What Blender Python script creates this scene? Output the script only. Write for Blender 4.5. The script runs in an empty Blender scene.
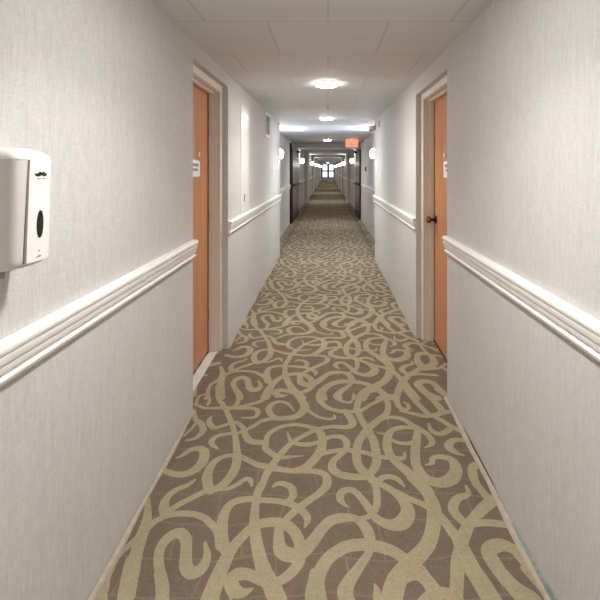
import bpy, bmesh, math, random
from mathutils import Vector, Matrix
random.seed(7)
C = bpy.context.scene.collection
PI = math.pi
# centrelines of the woven scrolls in one carpet repeat: (x, y, width) in metres
STROKES = [
 ((-0.68,1.43,0.055),(-0.702,1.514,0.053),(-0.723,1.601,0.047),(-0.739,1.698,0.045),(-0.752,1.766,0.035),(-0.789,1.862,0.02)),
 ((-0.775,1.471,0.025),(-0.784,1.514,0.025),(-0.787,1.592,0.025),(-0.758,1.652,0.028),(-0.723,1.726,0.03),(-0.709,1.751,0.03),(-0.677,1.776,0.03),(-0.623,1.788,0.03),(-0.563,1.784,0.03),(-0.515,1.766,0.03),(-0.478,1.736,0.03),(-0.439,1.698,0.035),(-0.409,1.639,0.05)),
 ((-0.685,1.786,0.04),(-0.706,1.829,0.04),(-0.71,1.873,0.033),(-0.687,1.92,0.03),(-0.646,1.947,0.025),(-0.62,1.982,0.014)),
 ((-0.67,1.802,0.03),(-0.641,1.84,0.03),(-0.592,1.879,0.03),(-0.549,1.914,0.03),(-0.489,1.926,0.025)),
 ((-0.556,1.423,0.045),(-0.575,1.478,0.04),(-0.606,1.533,0.034),(-0.632,1.584,0.034),(-0.64,1.635,0.038),(-0.623,1.677,0.045),(-0.59,1.693,0.045),(-0.555,1.661,0.042),(-0.535,1.601,0.042),(-0.519,1.552,0.045),(-0.488,1.525,0.048),(-0.458,1.544,0.043),(-0.453,1.592,0.028),(-0.477,1.648,0.012)),
 ((-0.77,1.423,0.03),(-0.771,1.464,0.03),(-0.776,1.499,0.012)),
 ((-0.736,2.84,0.03),(-0.723,2.788,0.03),(-0.688,2.679,0.03),(-0.624,2.578,0.03),(-0.55,2.426,0.03),(-0.517,2.343,0.03),(-0.486,2.249,0.033),(-0.463,2.162,0.04),(-0.45,2.082,0.045),(-0.457,2.014,0.045),(-0.481,1.954,0.042),(-0.507,1.926,0.04)),
 ((-0.444,2.14,0.03),(-0.502,2.15,0.03),(-0.55,2.123,0.033),(-0.572,2.068,0.04),(-0.569,2.001,0.045),(-0.548,1.944,0.045),(-0.527,1.914,0.04)),
 ((-0.609,2.788,0.03),(-0.564,2.691,0.03),(-0.567,2.595,0.03),(-0.599,2.568,0.03)),
 ((-0.446,2.147,0.03),(-0.393,2.113,0.03),(-0.332,2.075,0.032),(-0.292,2.068,0.035)),
 ((-0.821,2.622,0.02),(-0.746,2.578,0.025),(-0.669,2.578,0.03),(-0.602,2.578,0.03),(-0.523,2.575,0.03),(-0.456,2.575,0.03),(-0.419,2.541,0.03),(-0.422,2.49,0.026),(-0.45,2.477,0.02),(-0.503,2.475,0.012)),
 ((-0.599,2.568,0.03),(-0.527,2.595,0.03),(-0.465,2.625,0.03),(-0.413,2.662,0.03),(-0.387,2.739,0.03),(-0.381,2.84,0.03)),
 ((-0.683,2.49,0.012),(-0.685,2.445,0.03),(-0.643,2.383,0.034),(-0.591,2.4,0.025),(-0.546,2.43,0.026),(-0.514,2.426,0.026),(-0.472,2.375,0.03),(-0.451,2.317,0.035),(-0.416,2.266,0.042),(-0.366,2.253,0.042),(-0.329,2.253,0.035)),
 ((-0.57,2.201,0.012),(-0.617,2.249,0.03),(-0.607,2.302,0.03),(-0.553,2.325,0.025),(-0.494,2.334,0.022),(-0.45,2.367,0.025),(-0.415,2.4,0.027),(-0.39,2.436,0.028),(-0.336,2.465,0.034),(-0.25,2.471,0.042),(-0.178,2.498,0.048),(-0.14,2.578,0.055),(-0.163,2.656,0.045),(-0.206,2.732,0.035),(-0.252,2.814,0.03)),
 ((-0.76,2.131,0.012),(-0.731,2.158,0.025),(-0.706,2.196,0.035),(-0.661,2.203,0.042),(-0.63,2.17,0.048),(-0.621,2.1,0.052),(-0.641,2.049,0.048),(-0.68,2.019,0.042),(-0.733,2.02,0.035),(-0.795,2.047,0.03)),
 ((-0.758,2.27,0.015),(-0.713,2.291,0.028),(-0.692,2.352,0.036),(-0.72,2.417,0.036),(-0.766,2.462,0.028),(-0.806,2.557,0.02)),
 ((-0.782,2.308,0.015),(-0.761,2.379,0.02),(-0.75,2.445,0.02)),
 ((-0.811,2.611,0.02),(-0.823,2.703,0.02),(-0.79,2.73,0.022),(-0.747,2.679,0.022),(-0.739,2.611,0.02)),
 ((-0.489,1.923,0.022),(-0.449,1.929,0.022),(-0.414,1.956,0.025),(-0.388,1.985,0.026),(-0.364,1.982,0.026),(-0.348,1.944,0.012)),
 ((-0.398,1.433,0.06),(-0.393,1.492,0.057),(-0.384,1.552,0.052),(-0.369,1.617,0.045),(-0.339,1.675,0.04),(-0.296,1.726,0.045),(-0.238,1.744,0.045),(-0.18,1.736,0.045),(-0.131,1.693,0.045),(-0.107,1.63,0.042),(-0.107,1.568,0.042),(-0.136,1.522,0.038),(-0.176,1.492,0.035),(-0.217,1.489,0.035)),
 ((-0.387,1.613,0.04),(-0.414,1.661,0.047),(-0.436,1.766,0.043),(-0.42,1.84,0.037),(-0.36,1.865,0.035),(-0.289,1.86,0.03),(-0.209,1.853,0.032),(-0.146,1.831,0.032),(-0.106,1.797,0.034),(-0.085,1.761,0.03),(-0.093,1.721,0.01)),
 ((-0.301,1.969,0.032),(-0.314,1.908,0.033),(-0.312,1.818,0.035),(-0.299,1.726,0.04),(-0.275,1.643,0.045),(-0.247,1.568,0.048),(-0.216,1.507,0.055),(-0.186,1.464,0.055),(-0.164,1.423,0.055)),
 ((-0.304,1.926,0.03),(-0.295,2.007,0.035),(-0.277,2.068,0.04),(-0.246,2.147,0.035),(-0.203,2.233,0.033),(-0.154,2.291,0.03),(-0.096,2.339,0.03),(-0.046,2.374,0.03),(0.025,2.391,0.032),(0.107,2.387,0.038),(0.14,2.417,0.045),(0.133,2.47,0.045),(0.104,2.546,0.04)),
 ((-0.199,1.726,0.035),(-0.192,1.661,0.042),(-0.179,1.617,0.055),(-0.147,1.597,0.06),(-0.105,1.601,0.055),(-0.062,1.652,0.05),(-0.024,1.712,0.045),(0.012,1.751,0.047),(0.058,1.766,0.045),(0.116,1.761,0.035),(0.153,1.717,0.045),(0.164,1.661,0.042),(0.155,1.609,0.03),(0.117,1.552,0.035),(0.078,1.499,0.045),(0.058,1.457,0.052),(0.067,1.423,0.05)),
 ((-0.251,1.938,0.012),(-0.226,1.959,0.028),(-0.188,1.95,0.032),(-0.163,1.926,0.035),(-0.155,1.885,0.033),(-0.17,1.856,0.03)),
 ((-0.174,1.756,0.03),(-0.136,1.807,0.035),(-0.079,1.862,0.034),(-0.027,1.914,0.036),(-0.005,1.956,0.042),(-0.009,2.007,0.038),(-0.049,2.034,0.034),(-0.11,2.041,0.032),(-0.182,2.041,0.034),(-0.244,2.054,0.036),(-0.292,2.068,0.038),(-0.338,2.082,0.032)),
 ((-0.262,1.467,0.01),(-0.291,1.453,0.035),(-0.324,1.464,0.048),(-0.342,1.499,0.045),(-0.324,1.529,0.032),(-0.279,1.522,0.034),(-0.232,1.496,0.04)),
 ((-0.03,1.42,0.055),(-0.039,1.492,0.052),(-0.018,1.552,0.048),(0.007,1.588,0.048),(0.053,1.622,0.05),(0.108,1.639,0.052),(0.177,1.635,0.052),(0.243,1.613,0.047),(0.289,1.576,0.045),(0.327,1.544,0.045),(0.353,1.499,0.04),(0.382,1.45,0.035)),
 ((0.116,1.761,0.02),(0.167,1.771,0.025),(0.205,1.818,0.03),(0.217,1.885,0.032),(0.216,1.956,0.032),(0.198,2.007,0.032)),
 ((0.082,1.823,0.01),(0.055,1.862,0.032),(0.063,1.908,0.036),(0.108,1.92,0.032),(0.149,1.867,0.033),(0.179,1.807,0.036),(0.203,1.761,0.038),(0.253,1.731,0.05),(0.303,1.741,0.065),(0.338,1.797,0.058),(0.328,1.856,0.045),(0.296,1.908,0.037),(0.248,1.95,0.035),(0.204,1.975,0.035)),
 ((0.248,1.95,0.03),(0.305,1.908,0.03),(0.36,1.867,0.03),(0.422,1.829,0.033),(0.468,1.776,0.037),(0.491,1.712,0.042),(0.512,1.661,0.052),(0.508,1.601,0.055)),
 ((0.394,1.994,0.05),(0.408,1.969,0.05),(0.446,1.896,0.055),(0.451,1.807,0.06),(0.424,1.717,0.056),(0.387,1.643,0.056),(0.337,1.592,0.06),(0.283,1.544,0.062),(0.239,1.492,0.068),(0.211,1.423,0.07)),
 ((0.164,1.481,0.01),(0.168,1.457,0.025),(0.164,1.423,0.028)),
 ((0.318,1.988,0.02),(0.348,1.944,0.012)),
 ((0.517,1.639,0.05),(0.477,1.56,0.05),(0.455,1.499,0.045),(0.436,1.447,0.045)),
 ((0.52,1.626,0.045),(0.526,1.552,0.053),(0.541,1.492,0.057),(0.556,1.423,0.06)),
 ((0.524,1.661,0.05),(0.569,1.726,0.045),(0.607,1.766,0.042),(0.68,1.829,0.05),(0.745,1.873,0.05),(0.799,1.908,0.05)),
 ((0.631,1.944,0.012),(0.625,1.896,0.026),(0.567,1.867,0.037),(0.533,1.812,0.042),(0.547,1.761,0.038),(0.57,1.731,0.03)),
 ((0.578,1.731,0.03),(0.639,1.741,0.033),(0.703,1.736,0.034),(0.761,1.721,0.03)),
 ((0.695,1.42,0.05),(0.69,1.436,0.05),(0.651,1.471,0.05),(0.623,1.522,0.052),(0.608,1.576,0.056),(0.613,1.617,0.055),(0.663,1.639,0.056),(0.708,1.617,0.045),(0.727,1.56,0.042),(0.744,1.507,0.04),(0.761,1.457,0.035)),
 ((0.68,1.994,0.03),(0.693,1.914,0.035),(0.705,1.873,0.04)),
 ((0.308,1.423,0.02),(0.347,1.447,0.03),(0.4,1.453,0.04),(0.437,1.43,0.04)),
 ((-0.327,2.697,0.012),(-0.345,2.754,0.028),(-0.294,2.773,0.025),(-0.233,2.751,0.025)),
 ((-0.204,2.546,0.01),(-0.249,2.625,0.022),(-0.314,2.645,0.03),(-0.359,2.585,0.036),(-0.336,2.505,0.036),(-0.285,2.47,0.03)),
 ((-0.14,2.585,0.03),(-0.083,2.507,0.023),(-0.017,2.465,0.022),(0.035,2.469,0.022),(0.035,2.505,0.01)),
 ((-0.049,2.788,0.033),(-0.058,2.679,0.036),(-0.006,2.585,0.035),(0.06,2.546,0.035),(0.148,2.538,0.035),(0.205,2.557,0.03),(0.265,2.615,0.028),(0.353,2.679,0.028),(0.432,2.668,0.028)),
 ((0.158,2.685,0.01),(0.137,2.638,0.02),(0.086,2.654,0.025),(0.051,2.699,0.033),(0.078,2.763,0.03),(0.126,2.827,0.026)),
 ((-0.33,2.249,0.036),(-0.323,2.203,0.035),(-0.285,2.162,0.033),(-0.246,2.136,0.033)),
 ((-0.331,2.257,0.03),(-0.323,2.325,0.03),(-0.273,2.383,0.03),(-0.193,2.409,0.028),(-0.109,2.391,0.032),(-0.051,2.352,0.042),(-0.03,2.271,0.045),(-0.038,2.189,0.047),(-0.07,2.12,0.047),(-0.112,2.061,0.045),(-0.163,2.041,0.035)),
 ((-0.222,2.339,0.01),(-0.201,2.271,0.02),(-0.16,2.241,0.03),(-0.102,2.236,0.035),(-0.053,2.253,0.03)),
 ((-0.126,2.147,0.008),(-0.181,2.14,0.02),(-0.231,2.134,0.03),(-0.261,2.132,0.03)),
 ((-0.035,2.257,0.032),(0.004,2.293,0.032),(0.064,2.301,0.034),(0.097,2.263,0.036),(0.093,2.201,0.032),(0.061,2.155,0.032),(0.027,2.11,0.035),(0.022,2.056,0.043),(0.056,2.017,0.044),(0.116,2.001,0.042),(0.174,1.998,0.038)),
 ((-0.031,2.162,0.032),(0.023,2.182,0.032),(0.089,2.193,0.032),(0.137,2.182,0.032),(0.192,2.17,0.032),(0.254,2.14,0.032),(0.318,2.134,0.032)),
 ((0.171,2.557,0.036),(0.196,2.668,0.04),(0.256,2.754,0.035),(0.323,2.77,0.028),(0.362,2.699,0.033),(0.369,2.615,0.035),(0.349,2.526,0.038),(0.298,2.462,0.042),(0.238,2.391,0.045),(0.196,2.325,0.045),(0.16,2.249,0.043),(0.145,2.162,0.043),(0.148,2.082,0.043),(0.179,2.02,0.046),(0.217,1.971,0.042)),
 ((0.173,2.578,0.035),(0.191,2.465,0.038),(0.22,2.367,0.042),(0.241,2.278,0.045),(0.246,2.189,0.044),(0.241,2.107,0.044),(0.216,2.043,0.04),(0.177,2.001,0.036)),
 ((0.238,2.391,0.036),(0.292,2.455,0.036),(0.368,2.48,0.03),(0.43,2.462,0.034),(0.482,2.4,0.036),(0.531,2.343,0.034),(0.553,2.286,0.035),(0.547,2.241,0.03),(0.506,2.21,0.01)),
 ((0.497,2.375,0.03),(0.417,2.383,0.032),(0.35,2.352,0.037),(0.318,2.278,0.045),(0.309,2.189,0.045),(0.332,2.107,0.042),(0.375,2.043,0.05),(0.421,1.971,0.056),(0.449,1.908,0.056)),
 ((0.272,2.334,0.01),(0.322,2.321,0.022)),
 ((0.331,2.286,0.02),(0.365,2.253,0.026),(0.421,2.243,0.03),(0.469,2.266,0.03)),
 ((0.311,2.147,0.03),(0.354,2.127,0.03),(0.382,2.136,0.024),(0.392,2.174,0.01)),
 ((0.501,2.367,0.035),(0.466,2.249,0.045),(0.44,2.147,0.047),(0.433,2.068,0.047),(0.458,1.994,0.052),(0.51,1.963,0.06),(0.571,1.983,0.066),(0.615,2.043,0.058),(0.618,2.114,0.045),(0.57,2.14,0.036),(0.526,2.129,0.03),(0.512,2.093,0.024),(0.48,2.081,0.01)),
 ((0.481,2.84,0.035),(0.464,2.788,0.035),(0.434,2.679,0.036),(0.432,2.595,0.035),(0.469,2.557,0.03),(0.493,2.6,0.022),(0.473,2.645,0.012)),
 ((0.508,2.84,0.035),(0.512,2.788,0.035),(0.544,2.656,0.036),(0.585,2.536,0.036),(0.61,2.498,0.036)),
 ((0.434,2.546,0.02),(0.505,2.517,0.032),(0.586,2.491,0.036),(0.682,2.526,0.036),(0.767,2.546,0.036)),
 ((0.608,2.788,0.036),(0.654,2.679,0.04),(0.682,2.568,0.046),(0.677,2.526,0.04)),
 ((0.61,2.498,0.034),(0.652,2.455,0.036),(0.688,2.398,0.036),(0.731,2.352,0.036),(0.757,2.299,0.03)),
 ((0.573,2.421,0.012),(0.574,2.352,0.03),(0.617,2.325,0.036),(0.679,2.367,0.036)),
 ((0.688,2.151,0.01),(0.65,2.174,0.034),(0.63,2.221,0.045),(0.664,2.266,0.037),(0.718,2.272,0.03),(0.759,2.241,0.03)),
 ((0.747,2.089,0.04),(0.707,2.068,0.042),(0.685,2.007,0.042),(0.682,1.944,0.038)),
 ((0.712,2.801,0.028),(0.743,2.721,0.03)),
 ((0.222,1.969,0.034),(0.272,2.001,0.032),(0.322,1.988,0.03),(0.347,1.941,0.012)),
 ((0.666,1.964,0.0287),(0.706,2.045,0.0287),(0.752,2.069,0.0328),(0.796,2.033,0.041),(0.796,1.931,0.0574),(0.751,1.845,0.0492),(0.697,1.824,0.0328),(0.665,1.877,0.0287),(0.663,1.958,0.0287)),
 ((0.629,2.194,0.0246),(0.644,2.13,0.0205),(0.679,2.118,0.00984)),
 ((0.629,2.194,0.0287),(0.688,2.273,0.0246),(0.751,2.259,0.0246),(0.769,2.143,0.0246),(0.791,2.057,0.0287),(0.848,2.033,0.0246),(0.893,2.01,0.0246)),
 ((0.759,2.246,0.0246),(0.821,2.3,0.0287),(0.898,2.362,0.0287)),
 ((0.762,2.259,0.0246),(0.805,2.207,0.0246),(0.85,2.168,0.0328),(0.869,2.118,0.0246)),
 ((0.693,1.804,0.0287),(0.764,1.82,0.0287),(0.816,1.835,0.0287),(0.872,1.898,0.0246)),
]


# ------------------------------------------------------------------ materials
def srgb(r, g, b):
    def f(v):
        v /= 255.0
        return v / 12.92 if v <= .04045 else ((v + .055) / 1.055) ** 2.4
    return (f(r), f(g), f(b), 1)

def mat(name, col, rough=.5, metal=0, emit=None, strength=0, noise=None, bump=None, spec=.5):
    """noise = (mapping scale xyz, noise scale, amount); bump = (mapping scale, noise scale, strength, distance)"""
    m = bpy.data.materials.new(name); m.use_nodes = True
    nt = m.node_tree; b = nt.nodes['Principled BSDF']
    b.inputs['Base Color'].default_value = col
    b.inputs['Roughness'].default_value = rough
    b.inputs['Metallic'].default_value = metal
    b.inputs['Specular IOR Level'].default_value = spec
    if emit:
        b.inputs['Emission Color'].default_value = emit
        b.inputs['Emission Strength'].default_value = strength
    tc = nt.nodes.new('ShaderNodeTexCoord')
    def nz(ms, sc, detail=3):
        mp = nt.nodes.new('ShaderNodeMapping'); mp.inputs['Scale'].default_value = ms
        nt.links.new(tc.outputs['Object'], mp.inputs['Vector'])
        n = nt.nodes.new('ShaderNodeTexNoise'); n.inputs['Scale'].default_value = sc; n.inputs['Detail'].default_value = detail
        nt.links.new(mp.outputs['Vector'], n.inputs['Vector'])
        return n
    if noise:
        last = None
        for (ms, sc, amt) in (noise if isinstance(noise, list) else [noise]):
            n = nz(ms, sc)
            mx = nt.nodes.new('ShaderNodeMix'); mx.data_type = 'RGBA'; mx.blend_type = 'MULTIPLY'
            mx.inputs['Factor'].default_value = 1
            mr = nt.nodes.new('ShaderNodeMapRange')
            mr.inputs['From Min'].default_value = .3; mr.inputs['From Max'].default_value = .7
            mr.inputs['To Min'].default_value = 1 - amt; mr.inputs['To Max'].default_value = 1 + amt
            nt.links.new(n.outputs['Fac'], mr.inputs['Value'])
            if last is None: mx.inputs['A'].default_value = col
            else: nt.links.new(last, mx.inputs['A'])
            nt.links.new(mr.outputs['Result'], mx.inputs['B'])
            last = mx.outputs['Result']
        nt.links.new(last, b.inputs['Base Color'])
    if bump:
        ms, sc, st, dist = bump
        n = nz(ms, sc)
        bp = nt.nodes.new('ShaderNodeBump'); bp.inputs['Strength'].default_value = st; bp.inputs['Distance'].default_value = dist
        nt.links.new(n.outputs['Fac'], bp.inputs['Height']); nt.links.new(bp.outputs['Normal'], b.inputs['Normal'])
    return m

M = {}
M['wall'] = mat('wallpaper', srgb(207, 205, 202), .75, spec=.25,
                noise=[((230, 230, 22), 1, .07), ((70, 70, 3), 1, .03), ((45, 45, 240), 1, .06), ((1.2, 1.2, .7), 1, .02)],
                bump=((240, 240, 5), 1, .35, .0012))
M['trim'] = mat('white_gloss_paint', srgb(245, 243, 240), .3, noise=((1, 9, 9), 3, .02))
M['frame'] = mat('door_frame_paint', srgb(226, 220, 209), .38, noise=((1, 1, 1), 2, .015))
M['door'] = mat('orange_wood_veneer', srgb(196, 137, 94), .42, spec=.4,
                noise=[((40, 40, 1.6), 1, .10), ((160, 160, 2), 1, .06)])
M['gap'] = mat('dark_gap', srgb(58, 44, 34), .8)
M['tile'] = None
M['carpet'] = mat('carpet_taupe', srgb(114, 100, 87), .95, spec=.1,
                  noise=[((1, 1, 1), 190, .20), ((1, 1, 1), 45, .06), ((1, 1, 1), 6, .07)], bump=((1, 1, 1), 260, .5, .002))
M['curl'] = mat('carpet_sand_scrolls', srgb(157, 145, 118), .95, spec=.1,
                noise=[((1, 1, 1), 190, .17), ((1, 1, 1), 45, .05), ((1, 1, 1), 6, .07)], bump=((1, 1, 1), 260, .5, .002))
def pile_lines(m):
    nt = m.node_tree; b = nt.nodes['Principled BSDF']; src = b.inputs['Base Color'].links[0].from_socket
    tc = nt.nodes.new('ShaderNodeTexCoord'); n = nt.nodes.new('ShaderNodeTexNoise'); n.inputs['Scale'].default_value = 3
    nt.links.new(tc.outputs['Object'], n.inputs['Vector'])
    ad = nt.nodes.new('ShaderNodeMix'); ad.data_type = 'RGBA'; ad.blend_type = 'ADD'; ad.inputs['Factor'].default_value = .12
    nt.links.new(tc.outputs['Object'], ad.inputs['A']); nt.links.new(n.outputs['Color'], ad.inputs['B'])
    br = nt.nodes.new('ShaderNodeTexBrick'); br.inputs['Scale'].default_value = 1; br.inputs['Brick Width'].default_value = .27
    br.inputs['Row Height'].default_value = .15; br.inputs['Mortar Size'].default_value = .006; br.inputs['Mortar Smooth'].default_value = 1
    nt.links.new(ad.outputs['Result'], br.inputs['Vector'])
    n2 = nt.nodes.new('ShaderNodeTexNoise'); n2.inputs['Scale'].default_value = 5; nt.links.new(tc.outputs['Object'], n2.inputs['Vector'])
    mu = nt.nodes.new('ShaderNodeMath'); mu.operation = 'MULTIPLY'
    nt.links.new(br.outputs['Fac'], mu.inputs[0]); nt.links.new(n2.outputs['Fac'], mu.inputs[1])
    m2 = nt.nodes.new('ShaderNodeMath'); m2.operation = 'MULTIPLY'; m2.inputs[1].default_value = .26; nt.links.new(mu.outputs[0], m2.inputs[0])
    mx = nt.nodes.new('ShaderNodeMix'); mx.data_type = 'RGBA'; mx.inputs['B'].default_value = srgb(186, 172, 152)
    nt.links.new(m2.outputs[0], mx.inputs['Factor']); nt.links.new(src, mx.inputs['A']); nt.links.new(mx.outputs['Result'], b.inputs['Base Color'])
pile_lines(M['carpet']); pile_lines(M['curl'])
M['edge'] = mat('carpet_edge_strip', srgb(172, 161, 144), .7, noise=((1, 1, 1), 30, .12))
M['teal'] = mat('teal_old_paint', srgb(134, 145, 140), .7, noise=((1, 1, 1), 60, .25))
M['plastic'] = mat('white_plastic', srgb(250, 248, 246), .28, noise=((1, 1, 1), 20, .01))
M['plastic_grey'] = mat('light_grey_plastic', srgb(222, 218, 214), .35, noise=((1, 1, 1), 20, .015))
M['seam'] = mat('seam_grey', srgb(150, 142, 136), .6)
M['black'] = mat('black_print', srgb(24, 20, 20), .35)
M['grey_print'] = mat('grey_print', srgb(150, 142, 140), .6)
M['panel'] = mat('glossy_white_panel', srgb(252, 250, 248), .22, noise=((4, 4, 4), 2, .01))
M['metal'] = mat('brushed_steel', srgb(170, 165, 160), .3, 1, noise=((10, 10, 90), 3, .06))
M['bronze'] = mat('bronze_metal', srgb(150, 98, 66), .24, 1, noise=((20, 20, 20), 3, .08))
M['bronze_dark'] = mat('dark_bronze_metal', srgb(84, 62, 44), .35, 1)
M['leaf'] = mat('fire_door_brown_paint', srgb(134, 124, 118), .22, .35, noise=((40, 40, 1.5), 1, .08))
M['dark'] = mat('black_metal', srgb(30, 26, 26), .4, .3)
M['marble'] = mat('grey_marble_sill', srgb(206, 203, 202), .3, noise=[((1, 1, 1), 14, .08), ((1, 3, 1), 40, .05)])
M['bulb'] = mat('led_diffuser', (1, 1, 1, 1), .5, emit=(1, .975, .95, 1), strength=75)
M['globe'] = mat('sconce_glass_cool', (1, 1, 1, 1), .4, emit=(.74, .84, 1, 1), strength=30)
M['globe_warm'] = mat('sconce_glass', (1, 1, 1, 1), .4, emit=(1, .97, .95, 1), strength=7)
M['exit_panel'] = mat('exit_sign_panel', srgb(235, 180, 165), .5, emit=(1, .38, .28, 1), strength=.3)
M['exit_red'] = mat('exit_red_letters', srgb(220, 50, 30), .5, emit=(1, .09, .02, 1), strength=2.0)
M['beige'] = mat('beige_plastic', srgb(196, 176, 160), .4, noise=((1, 1, 1), 12, .02))
M['grille'] = mat('grey_grille', srgb(128, 121, 117), .6, noise=((1, 1, 1), 12, .03))
M['red'] = mat('red_paint', srgb(150, 50, 44), .4)
M['mullion'] = mat('dark_aluminium', srgb(46, 42, 52), .4, .5, noise=((1, 1, 1), 9, .03))

def glass():
    m = bpy.data.materials.new('window_glass'); m.use_nodes = True
    b = m.node_tree.nodes['Principled BSDF']
    b.inputs['Base Color'].default_value = (.93, .95, 1, 1); b.inputs['Roughness'].default_value = .02
    b.inputs['Transmission Weight'].default_value = 1; b.inputs['IOR'].default_value = 1.05
    return m
M['glass'] = glass()

def ceiling_material():
    m = bpy.data.materials.new('ceiling_tiles'); m.use_nodes = True
    nt = m.node_tree; b = nt.nodes['Principled BSDF']; b.inputs['Roughness'].default_value = .7
    b.inputs['Specular IOR Level'].default_value = .3
    tc = nt.nodes.new('ShaderNodeTexCoord'); mp = nt.nodes.new('ShaderNodeMapping')
    nt.links.new(tc.outputs['Object'], mp.inputs['Vector'])
    mp.inputs['Location'].default_value = (0, -2.21 + .64 * 20, 0)
    br = nt.nodes.new('ShaderNodeTexBrick')
    br.inputs['Scale'].default_value = 1; br.inputs['Brick Width'].default_value = .636; br.inputs['Row Height'].default_value = .64
    br.inputs['Mortar Size'].default_value = .005; br.inputs['Mortar Smooth'].default_value = .3
    br.offset = .5; br.offset_frequency = 2
    br.inputs['Color1'].default_value = srgb(226, 226, 228); br.inputs['Color2'].default_value = srgb(222, 222, 224)
    br.inputs['Mortar'].default_value = srgb(203, 202, 203)
    nt.links.new(mp.outputs['Vector'], br.inputs['Vector'])
    n = nt.nodes.new('ShaderNodeTexNoise'); n.inputs['Scale'].default_value = 120; nt.links.new(tc.outputs['Object'], n.inputs['Vector'])
    mx = nt.nodes.new('ShaderNodeMix'); mx.data_type = 'RGBA'; mx.blend_type = 'MULTIPLY'; mx.inputs['Factor'].default_value = 1
    mr = nt.nodes.new('ShaderNodeMapRange'); mr.inputs['From Min'].default_value = .35; mr.inputs['From Max'].default_value = .65
    mr.inputs['To Min'].default_value = .95; mr.inputs['To Max'].default_value = 1.03
    nt.links.new(n.outputs['Fac'], mr.inputs['Value'])
    nt.links.new(br.outputs['Color'], mx.inputs['A']); nt.links.new(mr.outputs['Result'], mx.inputs['B'])
    nt.links.new(mx.outputs['Result'], b.inputs['Base Color'])
    bp = nt.nodes.new('ShaderNodeBump'); bp.inputs['Strength'].default_value = .3; bp.inputs['Distance'].default_value = .002; bp.invert = True
    nt.links.new(br.outputs['Fac'], bp.inputs['Height']); nt.links.new(bp.outputs['Normal'], b.inputs['Normal'])
    return m
M['tile'] = ceiling_material()

# ------------------------------------------------------------------ mesh helpers
def bx(bm, x0, x1, y0, y1, z0, z1, mi=0):
    v = [bm.verts.new((x, y, z)) for z in (z0, z1) for y in (y0, y1) for x in (x0, x1)]
    for f in ((0, 2, 3, 1), (4, 5, 7, 6), (0, 1, 5, 4), (2, 6, 7, 3), (0, 4, 6, 2), (1, 3, 7, 5)):
        bm.faces.new([v[i] for i in f]).material_index = mi

def box(*a):
    bm = bmesh.new(); bx(bm, *a); return bm

def prism_y(bm, prof, y0, y1, mi=0):
    """closed (x, z) outline swept along y"""
    a = [bm.verts.new((x, y0, z)) for x, z in prof]; b = [bm.verts.new((x, y1, z)) for x, z in prof]
    n = len(prof)
    for i in range(n): bm.faces.new((a[i], a[(i + 1) % n], b[(i + 1) % n], b[i])).material_index = mi
    bm.faces.new(a[::-1]).material_index = mi; bm.faces.new(b).material_index = mi

def prism_z(bm, prof, z0, z1, mi=0):
    a = [bm.verts.new((x, y, z0)) for x, y in prof]; b = [bm.verts.new((x, y, z1)) for x, y in prof]
    n = len(prof)
    for i in range(n): bm.faces.new((a[i], a[(i + 1) % n], b[(i + 1) % n], b[i])).material_index = mi
    bm.faces.new(a[::-1]).material_index = mi; bm.faces.new(b).material_index = mi

def lathe(bm, prof, origin, axis='z', seg=24, mi=0):
    """prof = (radius, height) pairs"""
    rings = []
    for r, h in prof:
        ring = []
        for k in range(seg):
            a = 2 * PI * k / seg; u, w = r * math.cos(a), r * math.sin(a)
            p = {'z': (u, w, h), 'x': (h, u, w), 'y': (u, h, w)}[axis]
            ring.append(bm.verts.new(Vector(p) + Vector(origin)))
        rings.append(ring)
    for i in range(len(rings) - 1):
        for k in range(seg):
            bm.faces.new((rings[i][k], rings[i][(k + 1) % seg], rings[i + 1][(k + 1) % seg], rings[i + 1][k])).material_index = mi
    bm.faces.new(rings[0][::-1]).material_index = mi; bm.faces.new(rings[-1]).material_index = mi

def obj(name, bm, mats, parent=None, smooth=False, bevel=0):
    bmesh.ops.recalc_face_normals(bm, faces=bm.faces[:])
    me = bpy.data.meshes.new(name); bm.to_mesh(me); bm.free()
    for m in (mats if isinstance(mats, list) else [mats]): me.materials.append(m)
    o = bpy.data.objects.new(name, me); C.objects.link(o)
    if smooth:
        me.polygons.foreach_set('use_smooth', [True] * len(me.polygons))
        me.set_sharp_from_angle(angle=math.radians(40))
    if bevel:
        md = o.modifiers.new('bevel', 'BEVEL'); md.width = bevel; md.segments = 2; md.limit_method = 'ANGLE'
    if parent: o.parent = parent
    return o

def tag(o, label, cat, group=None):
    o['label'] = label; o['category'] = cat
    if group: o['group'] = group
    return o

def thing(name, label, cat, loc=(0, 0, 0), group=None):
    o = bpy.data.objects.new(name, None); C.objects.link(o); o.location = loc
    return tag(o, label, cat, group)

def struct(o, label=None):
    o['kind'] = 'structure'
    if label: o['label'] = label
    return o

def dup(root, loc, label=None):
    r = root.copy(); C.objects.link(r); r.location = loc
    if label: r['label'] = label
    for ch in list(root.children):
        c = ch.copy(); C.objects.link(c); c.parent = r
        for g in ch.children:
            d = g.copy(); C.objects.link(d); d.parent = c
    return r

def text_mesh(name, body, size, depth, material, matrix, parent=None):
    cu = bpy.data.curves.new(name, 'FONT'); cu.body = body; cu.size = size; cu.extrude = depth; cu.offset = size * .018
    cu.align_x = 'CENTER'; cu.align_y = 'CENTER'
    tmp = bpy.data.objects.new('lettering_source', cu); C.objects.link(tmp)
    bpy.context.view_layer.update()
    me = bpy.data.meshes.new_from_object(tmp.evaluated_get(bpy.context.evaluated_depsgraph_get()))
    bpy.data.objects.remove(tmp); bpy.data.curves.remove(cu)
    me.transform(matrix); me.materials.clear(); me.materials.append(material)
    o = bpy.data.objects.new(name, me); C.objects.link(o)
    if parent: o.parent = parent
    return o

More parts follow.
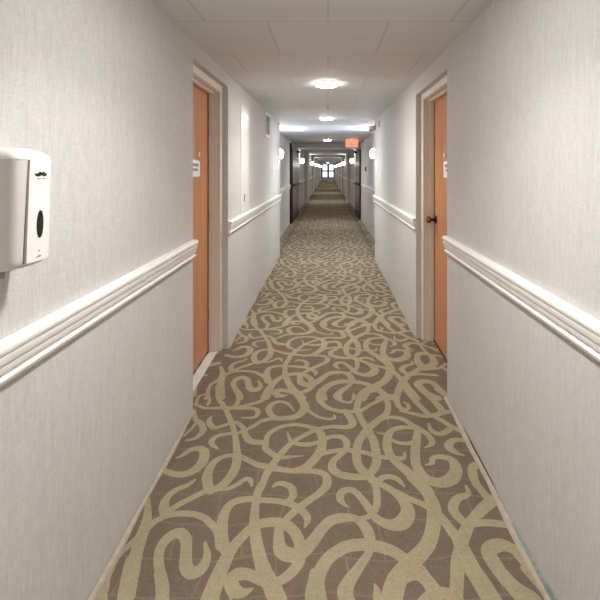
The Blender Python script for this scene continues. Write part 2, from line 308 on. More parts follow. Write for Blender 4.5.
# ------------------------------------------------------------------ dimensions (metres, camera stands at x=0 y=0)
EYE = 1.45; CEIL = 2.217
L, R = -.806, .754            # near walls
LW, RW = -1.02, .96            # walls of the wider bay
LF, RF = -.93, .90            # walls of the far corridor
BAY = 18.1                    # wider bay ends here
L0, L1 = 2.537, 3.425         # left door niche
R0, R1 = 2.69, 3.64           # right door niche
LC, RC = 7.10, 6.85           # near walls end here
FY = 13.1                     # fire door frame
END = 56.0; BACK = -3.2
LH, RH = 2.112, 2.085         # niche heads
T = 1.25                      # outer extent of the wall blocks

# ------------------------------------------------------------------ walls
bm = bmesh.new()
bx(bm, -T, L, BACK, L0, 0, CEIL); bx(bm, -T, L, L0, L1, LH, CEIL); bx(bm, -T, L, L1, LC, 0, CEIL)
bx(bm, -T, LW, LC, BAY, 0, CEIL); bx(bm, -T, LF, BAY, END, 0, CEIL)
struct(obj('wall_left', bm, M['wall']))
bm = bmesh.new()
bx(bm, R, T, BACK, R0, 0, CEIL); bx(bm, R, T, R0, R1, RH, CEIL); bx(bm, R, T, R1, RC, 0, CEIL)
bx(bm, RW, T, RC, BAY, 0, CEIL); bx(bm, RF, T, BAY, END, 0, CEIL)
struct(obj('wall_right', bm, M['wall']))
struct(obj('wall_rear', box(-T, T, BACK - .1, BACK, 0, CEIL), M['wall']))
struct(obj('ceiling', box(-T, T, BACK - .1, END + .2, CEIL, CEIL + .1), M['tile']))

# ------------------------------------------------------------------ floor: taupe carpet with woven sand scrolls
def smooth_path(pts, sub):
    out = []; n = len(pts)
    for i in range(n - 1):
        p0 = pts[max(i - 1, 0)]; p1 = pts[i]; p2 = pts[i + 1]; p3 = pts[min(i + 2, n - 1)]
        for s in range(sub):
            t = s / sub
            out.append(tuple(.5 * ((2 * b) + (-a + c) * t + (2 * a - 5 * b + 4 * c - d) * t * t + (-a + 3 * b - 3 * c + d) * t ** 3)
                             for a, b, c, d in zip(p0, p1, p2, p3)))
    out.append(pts[-1]); return out

def ribbon(bm, path, dx, dy, z, caps=False):
    pv = None; n = len(path)
    for i, (x, y, w) in enumerate(path):
        z += 1.5e-6
        a = path[max(i - 1, 0)]; b = path[min(i + 1, n - 1)]
        tx, ty = b[0] - a[0], b[1] - a[1]; l = math.hypot(tx, ty) or 1
        nx, ny = -ty / l * w / 2, tx / l * w / 2
        q = (bm.verts.new((x + dx + nx, y + dy + ny, z)), bm.verts.new((x + dx - nx, y + dy - ny, z)))
        if pv: bm.faces.new((pv[0], pv[1], q[1], q[0])).material_index = 1
        if i in (0, n - 1) and caps:
            sg = -1 if i == 0 else 1; ang = math.atan2(ty, tx); c = bm.verts.new((x + dx, y + dy, z)); last = None
            for k in range(7):
                a_ = ang + sg * 0 + (PI if i == 0 else 0) - PI / 2 + PI * k / 6
                v = bm.verts.new((x + dx + math.cos(a_) * w / 2, y + dy + math.sin(a_) * w / 2, z))
                if last: bm.faces.new((c, last, v)).material_index = 1
                last = v
        pv = q

bm = bmesh.new()
bx(bm, -T, T, BACK, END + .2, -.06, 0)
PER = 1.262
k0, k1 = -3, 43
for k in range(k0, k1):
    sub = 5 if k < 3 else (3 if k < 8 else 1)
    for sh in (-1.62, 0, 1.62):
        if sh and k < 1: continue
        for j, st in enumerate(STROKES):
            xs = [p[0] + sh for p in st]
            if j >= len(STROKES) - 6 and (k != 1 or sh): continue      # scrolls seen only inside the right door niche
            if min(xs) > 1.0 or max(xs) < -1.02: continue
            if sh < 0 and max(xs) > -.74: continue
            if sh > 0 and min(xs) < .70: continue
            st2 = [(p[0], p[1], p[2] * 1.04) for p in st]
            ribbon(bm, smooth_path(st2, sub), sh, k * PER, .0006 + j * .000012, k < 4)
floor = struct(obj('floor', bm, [M['carpet'], M['curl']]))

# thin raw carpet edge along the walls, with old teal paint showing at the right
def wavy_strip(x, y0, y1, w, h, amp, sgn):
    bm = bmesh.new(); n = max(2, int((y1 - y0) / .12)); prev = None
    for i in range(n + 1):
        y = y0 + (y1 - y0) * i / n
        ww = w + amp * math.sin(i * 1.3 + sgn) + amp * .6 * math.sin(i * .37)
        c = [bm.verts.new(p) for p in ((x, y, .0005), (x + sgn * ww, y, .0005), (x + sgn * ww * .8, y, h * .6), (x + sgn * .004, y, h))]
        if prev:
            for a in range(4): bm.faces.new((prev[a], prev[(a + 1) % 4], c[(a + 1) % 4], c[a]))
        else: bm.faces.new(c)
        prev = c
    bm.faces.new(prev[::-1]); return bm
bl = struct(obj('baseboard_left', wavy_strip(L, BACK, L0, .018, .014, .004, 1), M['edge']))
obj('strip', wavy_strip(L, L1, LC, .008, .008, .004, 1), M['edge'], bl)
obj('strip', wavy_strip(LW, LC, FY - .05, .014, .012, .003, 1), M['edge'], bl)
br_ = struct(obj('baseboard_right', wavy_strip(R, BACK, R0, .026, .012, .004, -1), M['edge']))
obj('strip', wavy_strip(R, R1, RC, .008, .008, .004, -1), M['edge'], br_)
obj('strip', wavy_strip(RW, RC, FY - .05, .014, .012, .003, -1), M['edge'], br_)
bm = bmesh.new()
pr = None
for i in range(12):                                   # teal streak where the paper has lifted
    y = .9 + i * .075; t = .024 * math.sin(PI * min(1, (i + 3) / 14)) + .003 * math.sin(i * 2.1)
    c = [bm.verts.new(p) for p in ((R - .0005, y, .008), (R - .011, y, .012), (R - .004, y, .012 + max(t, .002)), (R - .0005, y, .014 + max(t, .002)))]
    if pr:
        for a in range(4): bm.faces.new((pr[a], pr[(a + 1) % 4], c[(a + 1) % 4], c[a]))
    else: bm.faces.new(c)
    pr = c
bm.faces.new(pr[::-1])
obj('paint_streak', bm, M['teal'], br_)['label'] = 'worn teal paint showing along the wall foot'
bm = bmesh.new(); prism_z(bm, [(R - .001, 1.92), (R - .004, 2.02), (R - .007, 2.2), (R - .001, 2.36)], .014, .018)
obj('torn_edge', bm, M['gap'], br_)

# ------------------------------------------------------------------ chair rails
RAIL = [(0, .922), (.013, .922), (.018, .928), (.019, .936), (.015, .942), (.007, .943), (.007, .951), (.017, .953), (.019, .958), (.019, .974), (.023, .976),
        (.026, .985), (.026, .997), (.0235, .9985), (.0235, 1.001), (.029, 1.003), (.032, 1.010), (.031, 1.019), (.026, 1.026), (.012, 1.029), (0, 1.029)]
n_trim = [0]
def trim_name():
    n_trim[0] += 1; return 'trim_%d' % n_trim[0]
def rail(x, sgn, y0, y1, label):
    bm = bmesh.new(); prism_y(bm, [(x + sgn * d, z) for d, z in RAIL], y0, y1)
    return struct(obj(trim_name(), bm, M['trim'], smooth=True), label)
rail(L, 1, BACK, L0 + .004, 'white moulded chair rail on the near left wall below the white dispenser')
rail(L, 1, L1 - .004, LC + .03, 'white chair rail between the left door and the corridor corner')
rail(LW, 1, LC, 11.25, 'white chair rail on the left wall of the wider bay')
rail(LW, 1, FY + .15, BAY, 'white chair rail on the left bay wall behind the fire door frame')
rail(RW, -1, FY + .15, BAY, 'white chair rail on the right bay wall behind the fire door frame')
rail(LF, 1, BAY, END, 'white chair rail running down the far left wall')
rail(R, -1, BACK, R0 + .004, 'white moulded chair rail on the near right wall')
rail(R, -1, R1 - .004, RC + .03, 'white chair rail between the right door and the corridor corner')
rail(RW, -1, RC, 11.95, 'white chair rail on the right wall of the wider bay')
rail(RF, -1, BAY, END, 'white chair rail running down the far right wall')

# glossy corner guards at the two corners where the corridor widens
def guard(x, sgn, y, label):
    bm = bmesh.new()
    prism_z(bm, [(x, y - .35), (x + sgn * .004, y - .35), (x + sgn * .004, y + .004), (x - sgn * .05, y + .004), (x - sgn * .05, y), (x, y)], 1.03, 1.75)
    return struct(obj(trim_name(), bm, M['panel']), label)
guard(L, 1, LC, 'pale glossy corner guard on the left wall corner')
guard(R, -1, RC, 'pale glossy corner guard on the right wall corner')

# ------------------------------------------------------------------ room doors in shallow niches
def room_door(n, side, wall, y0, y1, zt, label, latch_far):
    s = 1 if side == 'left' else -1           # s points from the wall into the corridor
    root = bpy.data.objects.new('door_%d' % n, None); C.objects.link(root); struct(root, label)
    root.location = (wall, (y0 + y1) / 2, 0)
    cy = (y0 + y1) / 2; hw = (y1 - y0) / 2 - .001
    X = lambda d: -s * d                       # d = depth behind the wall face
    def yspan(a, b, far): return (a, b) if far else (-b, -a)
    bm = bmesh.new()
    prof = [(.042, 0), (.048, .046), (.056, .051), (.064, .046), (.068, .052), (.098, .052), (.101, .066), (.135, .066), (.135, .052), (.19, .052), (.19, 0)]
    for far in (1, -1):
        prism_z(bm, [(X(d), far * (hw - w)) for d, w in prof], .001, zt - .001)
    top = [(X(d), zt - .001 - w) for d, w in prof]
    prism_y(bm, top, -hw, hw)
    obj('door_frame', bm, M['frame'], root)
    # dark-coloured strips standing in for the shadow gap between frame and leaf
    iw = hw - .052
    xs = sorted((X(.142), X(.185)))
    leaf = obj('door_leaf', box(xs[0], xs[1], -iw + .004, iw - .004, .012, zt - .058), M['door'], root)
    xs = sorted((X(.146), X(.188)))
    bm = bmesh.new()
    bx(bm, xs[0], xs[1], iw - .004, iw + .001, .01, zt - .055); bx(bm, xs[0], xs[1], -iw - .001, -iw + .004, .01, zt - .055)
    bx(bm, xs[0], xs[1], -iw, iw, zt - .058, zt - .053)
    obj('shadow_gap_strip', bm, M['gap'], root)
    # knob
    ky = (iw - .065) * (1 if latch_far else -1); kz = 1.03
    bm = bmesh.new()
    prof = [(.033, .1425), (.033, .136), (.027, .131), (.013, .129), (.0115, .108), (.013, .103), (.022, .097), (.0285, .087), (.0295, .078), (.026, .069), (.016, .064), (.004, .0625)]
    lathe(bm, [(r, X(d)) for r, d in prof[3:]], (0, ky, kz), 'x')
    kn = obj('door_knob', bm, M['bronze'], leaf, smooth=True)
    bm = bmesh.new(); lathe(bm, [(r, X(d)) for r, d in prof[:5]], (0, ky, kz), 'x')
    obj('rose', bm, M['bronze_dark'], leaf, smooth=True)
    # hinges
    for hz in (.25, 1.03, 1.82):
        bm = bmesh.new(); lathe(bm, [(.006, hz), (.006, hz + .09)], (X(.138), -(iw) * (1 if latch_far else -1), 0), 'z', 10)
        obj('hinge', bm, M['metal'], leaf)
    return root
dl = room_door(1, 'left', L, L0, L1, LH, 'orange wood veneer door in a shallow niche on the left wall', False)
dr = room_door(2, 'right', R, R0, R1, RH, 'orange wood veneer door with bronze knob in the right wall', True)

# grey marble threshold under the left door
bm = bmesh.new(); prism_y(bm, [(-.135, .0008), (-.070, .0008), (-.074, .007), (-.13, .011)], L0 - 2.981 + .003, L1 - 2.981 - .003)
o = obj('threshold', bm, M['marble'], dl); o['label'] = 'grey marble threshold strip'
# dark gap at the foot of the right door
obj('foot_gap', box(.135, .19, R0 - 3.165 + .05, R1 - 3.165 - .05, .0008, .011), M['gap'], dr)
# backs of the niches
struct(obj('trim_%d' % (n_trim[0] + 1), box(-T, L - .195, L0, L1, 0, LH), M['gap'])); n_trim[0] += 1
struct(obj('trim_%d' % (n_trim[0] + 1), box(R + .195, T, R0, R1, 0, RH), M['gap'])); n_trim[0] += 1

# room number cards on the two doors
def card(x, s, yc, z0, z1, w, label, curl):
    root = thing('room_sign', label, 'sign', (x, yc, (z0 + z1) / 2), 'room signs on the doors')
    h = (z1 - z0) / 2; bm = bmesh.new(); n = 8; prev = None
    for i in range(n + 1):
        y = -w / 2 + w * i / n; off = curl * (i / n) ** 2
        zt = h - (.014 * (i / n) if curl == 0 else 0)
        c = [bm.verts.new(p) for p in ((s * .0005, y, -h), (s * (.004 + off), y, -h), (s * (.004 + off), y, zt), (s * .0005, y, zt))]
        if prev:
            for a in range(4): bm.faces.new((prev[a], prev[(a + 1) % 4], c[(a + 1) % 4], c[a]))
        else: bm.faces.new(c)
        prev = c
    bm.faces.new(prev[::-1])
    obj('sign_plate', bm, M['plastic'], root)
    bm = bmesh.new()
    for (a, b, zz, hh) in ((-.07, -.01, .022, .010), (.0, .07, .020, .010), (-.075, -.02, -.012, .009), (-.01, .055, -.014, .009)):
        xs = sorted((s * .0038, s * (.0052 + curl * .3)))
        bx(bm, xs[0], xs[1], a * w / .22, b * w / .22, zz - hh, zz + hh)
    obj('number', bm, M['grey_print'], root)
    bm = bmesh.new(); xs = sorted((s * .0005, s * .012))
    bx(bm, xs[0], xs[1], w / 2 - .06, w / 2 - .02, h + .018, h + .05)
    obj('clip', bm, M['plastic_grey'], root, bevel=.003)
    return root
card(L - .1418, 1, 3.02, 1.395, 1.522, .23, 'white room number card on the left orange door', 0)
card(R + .1418, -1, 3.15, 1.385, 1.520, .26, 'white room number card on the right orange door', 0)

# ------------------------------------------------------------------ touchless soap dispenser on the near left wall
D = thing('soap_dispenser', 'white touchless soap dispenser with moustache logo on the near left wall', 'soap dispenser', (L, 1.02, 1.22))
PL = [(0, -.068), (.088, -.068), (.100, -.062), (.106, -.052), (.109, -.034), (.114, -.012), (.115, .012), (.112, .034), (.104, .052), (.090, .064), (.06, .068), (0, .068)]
def plan(bm, pts, levels, mi=0):
    """levels = (z, push, shrink)"""
    rings = []
    for z, d, k in levels:
        rings.append([bm.verts.new((max(0, (x - d) if x > .02 else x), y * k, z)) for x, y in pts])
    n = len(pts)
    for a, b in zip(rings, rings[1:]):
        for i in range(n): bm.faces.new((a[i], a[(i + 1) % n], b[(i + 1) % n], b[i])).material_index = mi
    bm.faces.new(rings[0][::-1]); bm.faces.new(rings[-1])
bm = bmesh.new()
plan(bm, PL, [(-.004, .030, .86), (.002, .014, .95), (.010, .008, .985), (.02, .007, 1), (.252, 0, 1)])
obj('body', bm, M['plastic_grey'], D, smooth=True)
bm = bmesh.new()                                                     # domed lid
plan(bm, PL, [(.252, -.001, 1.01), (.257, -.001, 1.01), (.266, .006, .97), (.274, .02, .88), (.279, .04, .7), (.281, .07, .35)])
obj('lid', bm, M['plastic'], D, smooth=True)
bm = bmesh.new()                                                     # front cover shell
FRONT = [(.109, -.030), (.114, -.012), (.115, .012), (.112, .034), (.104, .052), (.090, .064), (.088, .060), (.10, .048), (.107, .03), (.107, -.028)]
rings = []
for z, d, e in ((.010, .006, .005), (.018, .005, .004), (.251, -.0015, 0)):
    rings.append([bm.verts.new((x - d + .0018, y - (e if y < 0 else -.001), z)) for x, y in FRONT])
n = len(FRONT)
for a, b in zip(rings, rings[1:]):
    for i in range(n): bm.faces.new((a[i], a[(i + 1) % n], b[(i + 1) % n], b[i]))
bm.faces.new(rings[0][::-1]); bm.faces.new(rings[-1])
cover = obj('front_cover', bm, M['plastic'], D, smooth=True)
bm = bmesh.new()
v = [bm.verts.new(p) for p in ((.1040, -.0385, .010), (.1068, -.0352, .010), (.1118, -.0310, .2505), (.1098, -.0335, .2505), (.09, -.036, .010), (.09, -.032, .25))]
bm.faces.new((v[0], v[1], v[2], v[3])); bm.faces.new((v[0], v[3], v[5], v[4])); bm.faces.new((v[1], v[4], v[5], v[2]))
obj('seam', bm, M['seam'], D)
def decal(name, pts, zc, thick, material, parent, yc=0):
    """flat mark lying on the front cover; pts in (y, z)"""
    bm = bmesh.new(); f = []
    def fx(y, z): 
        P5 = FRONT[:6]
        for (xa, ya), (xb, yb) in zip(P5, P5[1:]):
            if ya <= y <= yb: xx = xa + (xb - xa) * (y - ya) / (yb - ya)
        if y < P5[0][1]: xx = P5[0][0]
        return xx + .0018 - (.005 - .0065 * (z - .018) / .233)
    a = [bm.verts.new((fx(y + yc, z + zc) - .001, y + yc, z + zc)) for y, z in pts]
    b = [bm.verts.new((fx(y + yc, z + zc) + thick, y + yc, z + zc)) for y, z in pts]
    m = len(pts)
    for i in range(m): bm.faces.new((a[i], a[(i + 1) % m], b[(i + 1) % m], b[i]))
    bm.faces.new(a[::-1]); bm.faces.new(b)
    return obj(name, bm, material, parent)
half = [(0, .003), (.004, .0055), (.009, .0045), (.014, .0012), (.018, .0005), (.0205, .0030), (.0190, -.0032), (.0135, -.0058), (.006, -.0052), (.0015, -.0030), (0, -.0025)]
mous = half + [(-y, z) for y, z in half[-2:0:-1]]
decal('moustache_logo', mous, 1.438 - 1.22, .0012, M['black'], cover, .002)
for a, b in ((-.014, -.003), (.001, .015)):
    decal('logo_text', [(a, -.0010), (b, -.0010), (b, .0010), (a, .0010)], 1.4265 - 1.22, .0010, M['grey_print'], cover, .002)
oval = [(.0105 * math.cos(t * PI / 12), .033 * math.sin(t * PI / 12)) for t in range(24)]
decal('level_window', oval, 1.318 - 1.22, .0016, M['black'], cover, .001)
decal('hand_symbol', [(-.010, -.002), (.006, -.002), (.008, .001), (.001, .003), (-.006, .000)], 1.241 - 1.22, .001, M['grey_print'], cover, .0)
decal('drop_symbol', [(0, .0025), (.0018, -.0005), (0, -.0022), (-.0018, -.0005)], 1.254 - 1.22, .001, M['grey_print'], cover, .0)
bm = bmesh.new(); lathe(bm, [(.010, -.022), (.012, -.004)], (.048, -.04, 0), 'z', 14)
obj('nozzle', bm, M['seam'], D, smooth=True)

# ------------------------------------------------------------------ wall fittings of the near corridor
P = thing('utility_panel', 'tall glossy white utility panel on the left wall beyond the orange door', 'panel', (L, 4.10, 1.54))
obj('panel_frame', box(0, .004, -.19, .19, -.495, .51), M['trim'], P, bevel=.002)
pd = obj('panel_door', box(.004, .009, -.187, .187, -.492, .507), M['panel'], P, bevel=.002)
obj('latch', box(.009, .014, -.06, -.052, -.40, -.33), M['gap'], pd)

G = thing('wall_vent', 'small grey vent with white frame high on the left wall', 'vent', (L, 5.6, 2.02))
bm = bmesh.new()
for b in ((-.2, .2, -.16, -.115), (-.2, .2, .125, .16), (-.2, -.17, -.115, .125), (.17, .2, -.115, .125)): bx(bm, 0, .016, *b)
obj('vent_frame', bm, M['trim'], G)
bm = bmesh.new(); bx(bm, .001, .004, -.17, .17, -.115, .125)
for i in range(9): bx(bm, .004, .012, -.168, .168, -.105 + i * .025, -.098 + i * .025)
obj('grille', bm, M['grille'], G)

S_ = thing('light_switch', 'small white light switch plate beside the left corridor corner', 'light switch', (L, 6.35, 1.42))
obj('switch_plate', box(0, .006, -.035, .035, -.058, .058), M['plastic'], S_, bevel=.002)
obj('toggle', box(.006, .016, -.006, .006, -.012, .012), M['plastic_grey'], S_)

K = thing('security_camera', 'beige dome camera on a bracket at the top of the right wall corner', 'camera', (R, 6.72, 2.09))
obj('bracket', box(-.012, 0, -.05, .05, -.02, .09), M['beige'], K, bevel=.003)
obj('arm', box(-.06, -.01, -.018, .018, .0, .045), M['beige'], K, bevel=.004)
bm = bmesh.new(); lathe(bm, [(.03, .045), (.048, .035), (.05, .0), (.044, -.02)], (-.062, 0, 0), 'z', 20)
hd = obj('housing', bm, M['beige'], K, smooth=True)
bm = bmesh.new(); lathe(bm, [(.042, -.02), (.036, -.04), (.02, -.052), (.004, -.056)], (-.062, 0, 0), 'z', 20)
obj('lens_dome', bm, M['metal'], hd, smooth=True)

H_ = thing('sensor_box', 'narrow dark slotted sensor high on the right wall near the corner', 'sensor', (R, 6.2, 2.12))
obj('sensor_case', box(-.02, 0, -.05, .05, -.07, .05), M['plastic_grey'], H_, bevel=.003)
obj('slot', box(-.023, -.02, -.018, .018, -.05, .035), M['gap'], H_)

A_ = thing('alarm_pull', 'small dark fire alarm pull on the right bay wall above the chair rail', 'alarm', (RW, 10.7, 1.45))
obj('alarm_case', box(-.03, 0, -.04, .04, -.06, .06), M['red'], A_, bevel=.004)
obj('handle', box(-.042, -.03, -.028, .028, -.02, -.004), M['dark'], A_)

# ------------------------------------------------------------------ ceiling lights
def ceil_light(loc, label):
    t = thing('ceiling_light', label, 'ceiling light', loc, 'round ceiling lights down the corridor')
    bm = bmesh.new(); lathe(bm, [(.100, 0), (.100, -.006), (.098, -.010), (.094, -.0105), (.094, -.004)], (0, 0, 0), 'z', 36)
    obj('trim_ring', bm, M['plastic'], t, smooth=True)
    bm = bmesh.new(); lathe(bm, [(.0942, -.0106), (.088, -.018), (.06, -.023), (.004, -.025)], (0, 0, 0), 'z', 36)
    obj('diffuser', bm, M['bulb'], t, smooth=True)
    ld = bpy.data.lights.new('led_array', 'AREA'); ld.shape = 'DISK'; ld.size = .17; ld.energy = 5.0; ld.color = (1, .975, .95)
    ld.spread = math.radians(125)
    lo = bpy.data.objects.new('led_array', ld); C.objects.link(lo); lo.parent = t; lo.location = (0, 0, -.027)
    return t
cl0 = ceil_light((-.012, 3.83, CEIL), 'largest round ceiling light, nearest in view, above the orange doors')
LY = [(1.27, 'round ceiling light directly overhead, before the two orange doors'),
      (-1.29, 'round ceiling light behind the viewpoint'),
      (6.40, 'second round ceiling light, just before the corridor widens'),
      (11.2, 'third round ceiling light, in the wider bay before the exit sign'),
      (18.9, 'round ceiling light past the fire doors'),
      (25.7, 'round ceiling light beyond the second white frame'),
      (32.5, 'round ceiling light in the far corridor beyond the third white frame'),
      (39.3, 'small round ceiling light far down the corridor'),
      (46.1, 'tiny round ceiling light near the end of the corridor'),
      (52.9, 'last round ceiling light before the end window')]
for y, lab in LY: dup(cl0, (-.012, y, CEIL), lab)

# sprinkler heads
sp = thing('sprinkler_head', 'small sprinkler head in the ceiling between the first two ceiling lights', 'sprinkler', (.0, 5.05, CEIL), 'ceiling sprinkler heads')
bm = bmesh.new(); lathe(bm, [(.032, 0), (.030, -.006), (.012, -.010), (.010, -.03)], (0, 0, 0), 'z', 18)
obj('escutcheon', bm, M['plastic_grey'], sp, smooth=True)
bm = bmesh.new(); lathe(bm, [(.004, -.03), (.004, -.042), (.017, -.044), (.017, -.047)], (0, 0, 0), 'z', 12)
obj('deflector', bm, M['metal'], sp)
dup(sp, (.01, 9.3, CEIL), 'small sprinkler head in the bright ceiling of the wider bay')
dup(sp, (.0, 14.2, CEIL), 'small sprinkler head just past the fire door frame')

# ------------------------------------------------------------------ wall sconces
def sconce(x, s, y, z, material, label, group):
    t = thing('wall_sconce', label, 'wall lamp', (x, y, z), group)
    bm = bmesh.new(); lathe(bm, [(.055, 0), (.055, s * .010), (.045, s * .018)], (0, 0, 0), 'x', 24)
    obj('backplate', bm, M['metal'], t, smooth=True)
    xs = sorted((s * .016, s * .05)); obj('arm', box(xs[0], xs[1], -.012, .012, -.012, .012), M['metal'], t)
    bm = bmesh.new(); lathe(bm, [(.03, -.085), (.06, -.07), (.075, -.035), (.078, 0), (.074, .04), (.058, .075), (.03, .09)], (s * .10, 0, 0), 'z', 24)
    obj('glass_shade', bm, material, t, smooth=True)
    ld = bpy.data.lights.new('sconce_uplight', 'AREA'); ld.shape = 'DISK'; ld.size = .10
    ld.energy = 4.2 if material is M['globe'] else 1.6; ld.color = (.72, .83, 1) if material is M['globe'] else (1, .97, .95)
    ld.spread = math.radians(150)
    lo = bpy.data.objects.new('uplight', ld); C.objects.link(lo); lo.parent = t; lo.location = (s * .10, 0, .095); lo.rotation_euler = (PI, 0, 0)
    return t
sl = sconce(LW, 1, 8.05, 1.735, M['globe'], 'bright cool white wall sconce peeking out past the left corner', 'sconces in the wider bay')
sr = sconce(RW, -1, 7.95, 1.735, M['globe'], 'bright cool white wall sconce peeking out past the right corner', 'sconces in the wider bay')
fl = sconce(LW, 1, 15.2, 1.735, M['globe_warm'], 'white wall sconce on the left just past the fire door', 'sconces down the far corridor')
fr = sconce(RW, -1, 15.2, 1.735, M['globe_warm'], 'white wall sconce on the right just past the fire door', 'sconces down the far corridor')
words = ['second', 'third', 'fourth', 'fifth', 'sixth']
for i, y in enumerate((22.1, 28.9, 35.7, 42.5, 49.3)):
    dup(fl, (LF, y, 1.735), words[i] + ' wall sconce past the fire door on the left wall')
    dup(fr, (RF, y, 1.735), words[i] + ' wall sconce past the fire door on the right wall')

# ------------------------------------------------------------------ cross-corridor fire doors and the frames behind them
def cross_frame(y, xl, xr, name, zt, hw, depth, label, header_to=CEIL):
    bm = bmesh.new(); f = y - depth / 2
    bx(bm, xl, xl + hw - .035, f, y + depth / 2, .001, zt)
    bx(bm, xr - hw + .035, xr, f, y + depth / 2, .001, zt)
    o = struct(obj(name, bm, M['wall']), label)
    bm = bmesh.new()
    bx(bm, xl + hw - .035, xl + hw, f - .012, y + depth / 2 + .012, .001, zt)
    bx(bm, xr - hw, xr - hw + .035, f - .012, y + depth / 2 + .012, .001, zt)
    bx(bm, xl + hw - .035, xr - hw + .035, f - .012, y + depth / 2 + .012, zt, zt + .035)
    obj('casing', bm, M['trim'], o, bevel=.004)
    bm = bmesh.new(); bx(bm, xl, xl + hw - .035, f, y + depth / 2, zt, zt + .05); bx(bm, xr - hw + .035, xr, f, y + depth / 2, zt, zt + .05)
    bx(bm, xl + hw - .035, xr - hw + .035, f, y + depth / 2, zt + .035, zt + .05)
    obj('lintel', bm, M['wall'], o)
    obj('header_infill', box(xl, xr, y - depth / 2 + .015, y + depth / 2 - .015, zt + .05, header_to), M['wall'], o)
    return o
cross_frame(FY + .06, LW, RW, trim_name(), 2.07, .095, .12, 'white frame of the open fire doors')
for i, y in enumerate((BAY + .07, 25.0, 32.0, 39.0, 46.0)):
    cross_frame(y, LF, RF, trim_name(), 2.14, .11, .14, words[i] + ' white painted frame across the corridor past the exit sign')
# white casing strip at the end of the bay on the right wall
struct(obj(trim_name(), box(RW - .02, RW, 11.98, 12.06, .001, CEIL - .001), M['trim']), 'narrow white casing strip beside the right fire door')

def fire_door(n, hinge, free, label, s):
    hx, hy = hinge; ln = math.hypot(free[0] - hx, free[1] - hy); ang = math.atan2(free[1] - hy, free[0] - hx)
    r = bpy.data.objects.new('door_%d' % n, None); C.objects.link(r); struct(r, label)
    r.location = (hx, hy, 0); r.rotation_euler = (0, 0, ang)
    # local +x runs from hinge to free edge; corridor side is local y * s
    def b(x0, x1, d0, d1, z0, z1):
        ys = sorted((s * d0, s * d1)); return box(x0, x1, ys[0], ys[1], z0, z1)
    lf = obj('door_leaf', b(.01, ln, -.022, .022, .012, 2.02), M['leaf'], r, bevel=.002)
    obj('edge_strip', b(ln, ln + .004, -.021, .021, .012, 2.02), M['dark'], lf)
    bm = bmesh.new(); ys = sorted((s * .022, s * .05)); bx(bm, .08, .17, ys[0], ys[1], .98, 1.05); bx(bm, ln - .12, ln - .03, ys[0], ys[1], .98, 1.05)
    ys = sorted((s * .05, s * .085)); bx(bm, .08, ln - .03, ys[0], ys[1], .995, 1.035)
    obj('push_bar', bm, M['dark'], lf)
    obj('kick_plate', b(.06, ln - .05, .0215, .0245, .03, .24), M['bronze_dark'], lf)
    obj('closer', b(.05, .34, .022, .075, 1.93, 1.99), M['dark'], lf, bevel=.004)
    return r
fire_door(3, (LW + .10, 13.02), (LW + .06, 11.36), 'grey brown fire door folded open against the left wall with dark edge', 1)
fire_door(4, (RW - .11, 13.02), (RW - .045, 12.12), 'grey brown fire door with push bar folded open on the right', -1)
# tall dark latch post standing out on the leading edge of the left fire door
o = struct(obj(trim_name(), box(LW + .002, LW + .065, 11.26, 11.32, .001, 2.14), M['dark'], bevel=.003), 'tall dark upright at the leading edge of the left fire door')

# exit sign
E = thing('exit_sign', 'lit red EXIT sign hanging from the ceiling before the right fire door', 'sign', (.60, 10.6, CEIL))
obj('canopy', box(-.07, .07, -.03, .03, -.025, 0), M['plastic'], E, bevel=.004)
hs = obj('housing', box(-.155, .155, -.022, .022, -.235, -.025), M['plastic'], E, bevel=.006)
obj('sign_face', box(-.145, .145, -.0245, -.022, -.225, -.035), M['exit_panel'], hs)
text_mesh('lettering', 'EXIT', .175, .003, M['exit_red'], Matrix.Translation((0, -.0275, -.13)) @ Matrix.Rotation(PI / 2, 4, 'X') @ Matrix.Scale(.88, 4, (1, 0, 0)), hs)

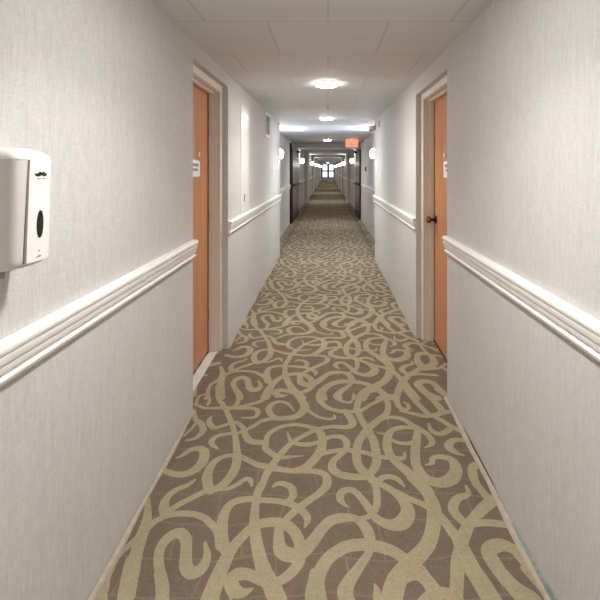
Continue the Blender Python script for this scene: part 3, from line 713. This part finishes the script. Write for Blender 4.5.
# ------------------------------------------------------------------ end wall with the window
bm = bmesh.new()
WX0, WX1, WZ0, WZ1 = -.90, .80, .28, 2.13
bx(bm, -T, T, END, END + .15, 0, WZ0); bx(bm, -T, T, END, END + .15, WZ1, CEIL)
bx(bm, -T, WX0, END, END + .15, WZ0, WZ1); bx(bm, WX1, T, END, END + .15, WZ0, WZ1)
struct(obj('wall_end', bm, M['wall']))
w = bpy.data.objects.new('window_1', None); C.objects.link(w); w.location = (0, END, 0); struct(w, 'bright window with dark frame closing the far end of the corridor')
bm = bmesh.new()
xm = 0.02
for a in ((WX0, WX1, WZ0, WZ0 + .1), (WX0, WX1, WZ1 - .1, WZ1), (WX0, WX0 + .2, WZ0, WZ1), (WX1 - .1, WX1, WZ0, WZ1), (xm - .13, xm + .13, WZ0, WZ1), (WX0, WX1, 1.09, 1.28)):
    bx(bm, a[0], a[1], -.03, .06, a[2], a[3])
fr_ = obj('window_frame', bm, M['mullion'], w)
for (a, b) in ((WX0 + .2, xm - .11), (xm + .11, WX1 - .1)):
    for (c, d) in ((WZ0 + .1, 1.10), (1.27, WZ1 - .1)):
        obj('pane', box(a, b, .01, .018, c, d), M['glass'], w)

# ------------------------------------------------------------------ world, camera, view
wd = bpy.data.worlds.new('daylight'); bpy.context.scene.world = wd; wd.use_nodes = True
bg = wd.node_tree.nodes['Background']; bg.inputs['Color'].default_value = (.86, .92, 1, 1); bg.inputs['Strength'].default_value = 1.3

cam = bpy.data.cameras.new('camera'); co = bpy.data.objects.new('camera', cam); C.objects.link(co)
cam.sensor_width = 36; cam.lens = 36 * 425 / 600; cam.clip_start = .05; cam.clip_end = 200
cam.shift_x = -28 / 600; cam.shift_y = -131 / 600
co.location = (0, 0, EYE); co.rotation_euler = (PI / 2, 0, 0)
sc = bpy.context.scene; sc.camera = co
vs = sc.view_settings; vs.view_transform = 'Standard'; vs.look = 'None'; vs.gamma = 1; vs.use_curve_mapping = False
vs.exposure = .83
sc.cycles.use_denoising = True
sc.cycles.max_bounces = 10; sc.cycles.diffuse_bounces = 7
sc.cycles.sample_clamp_indirect = 6
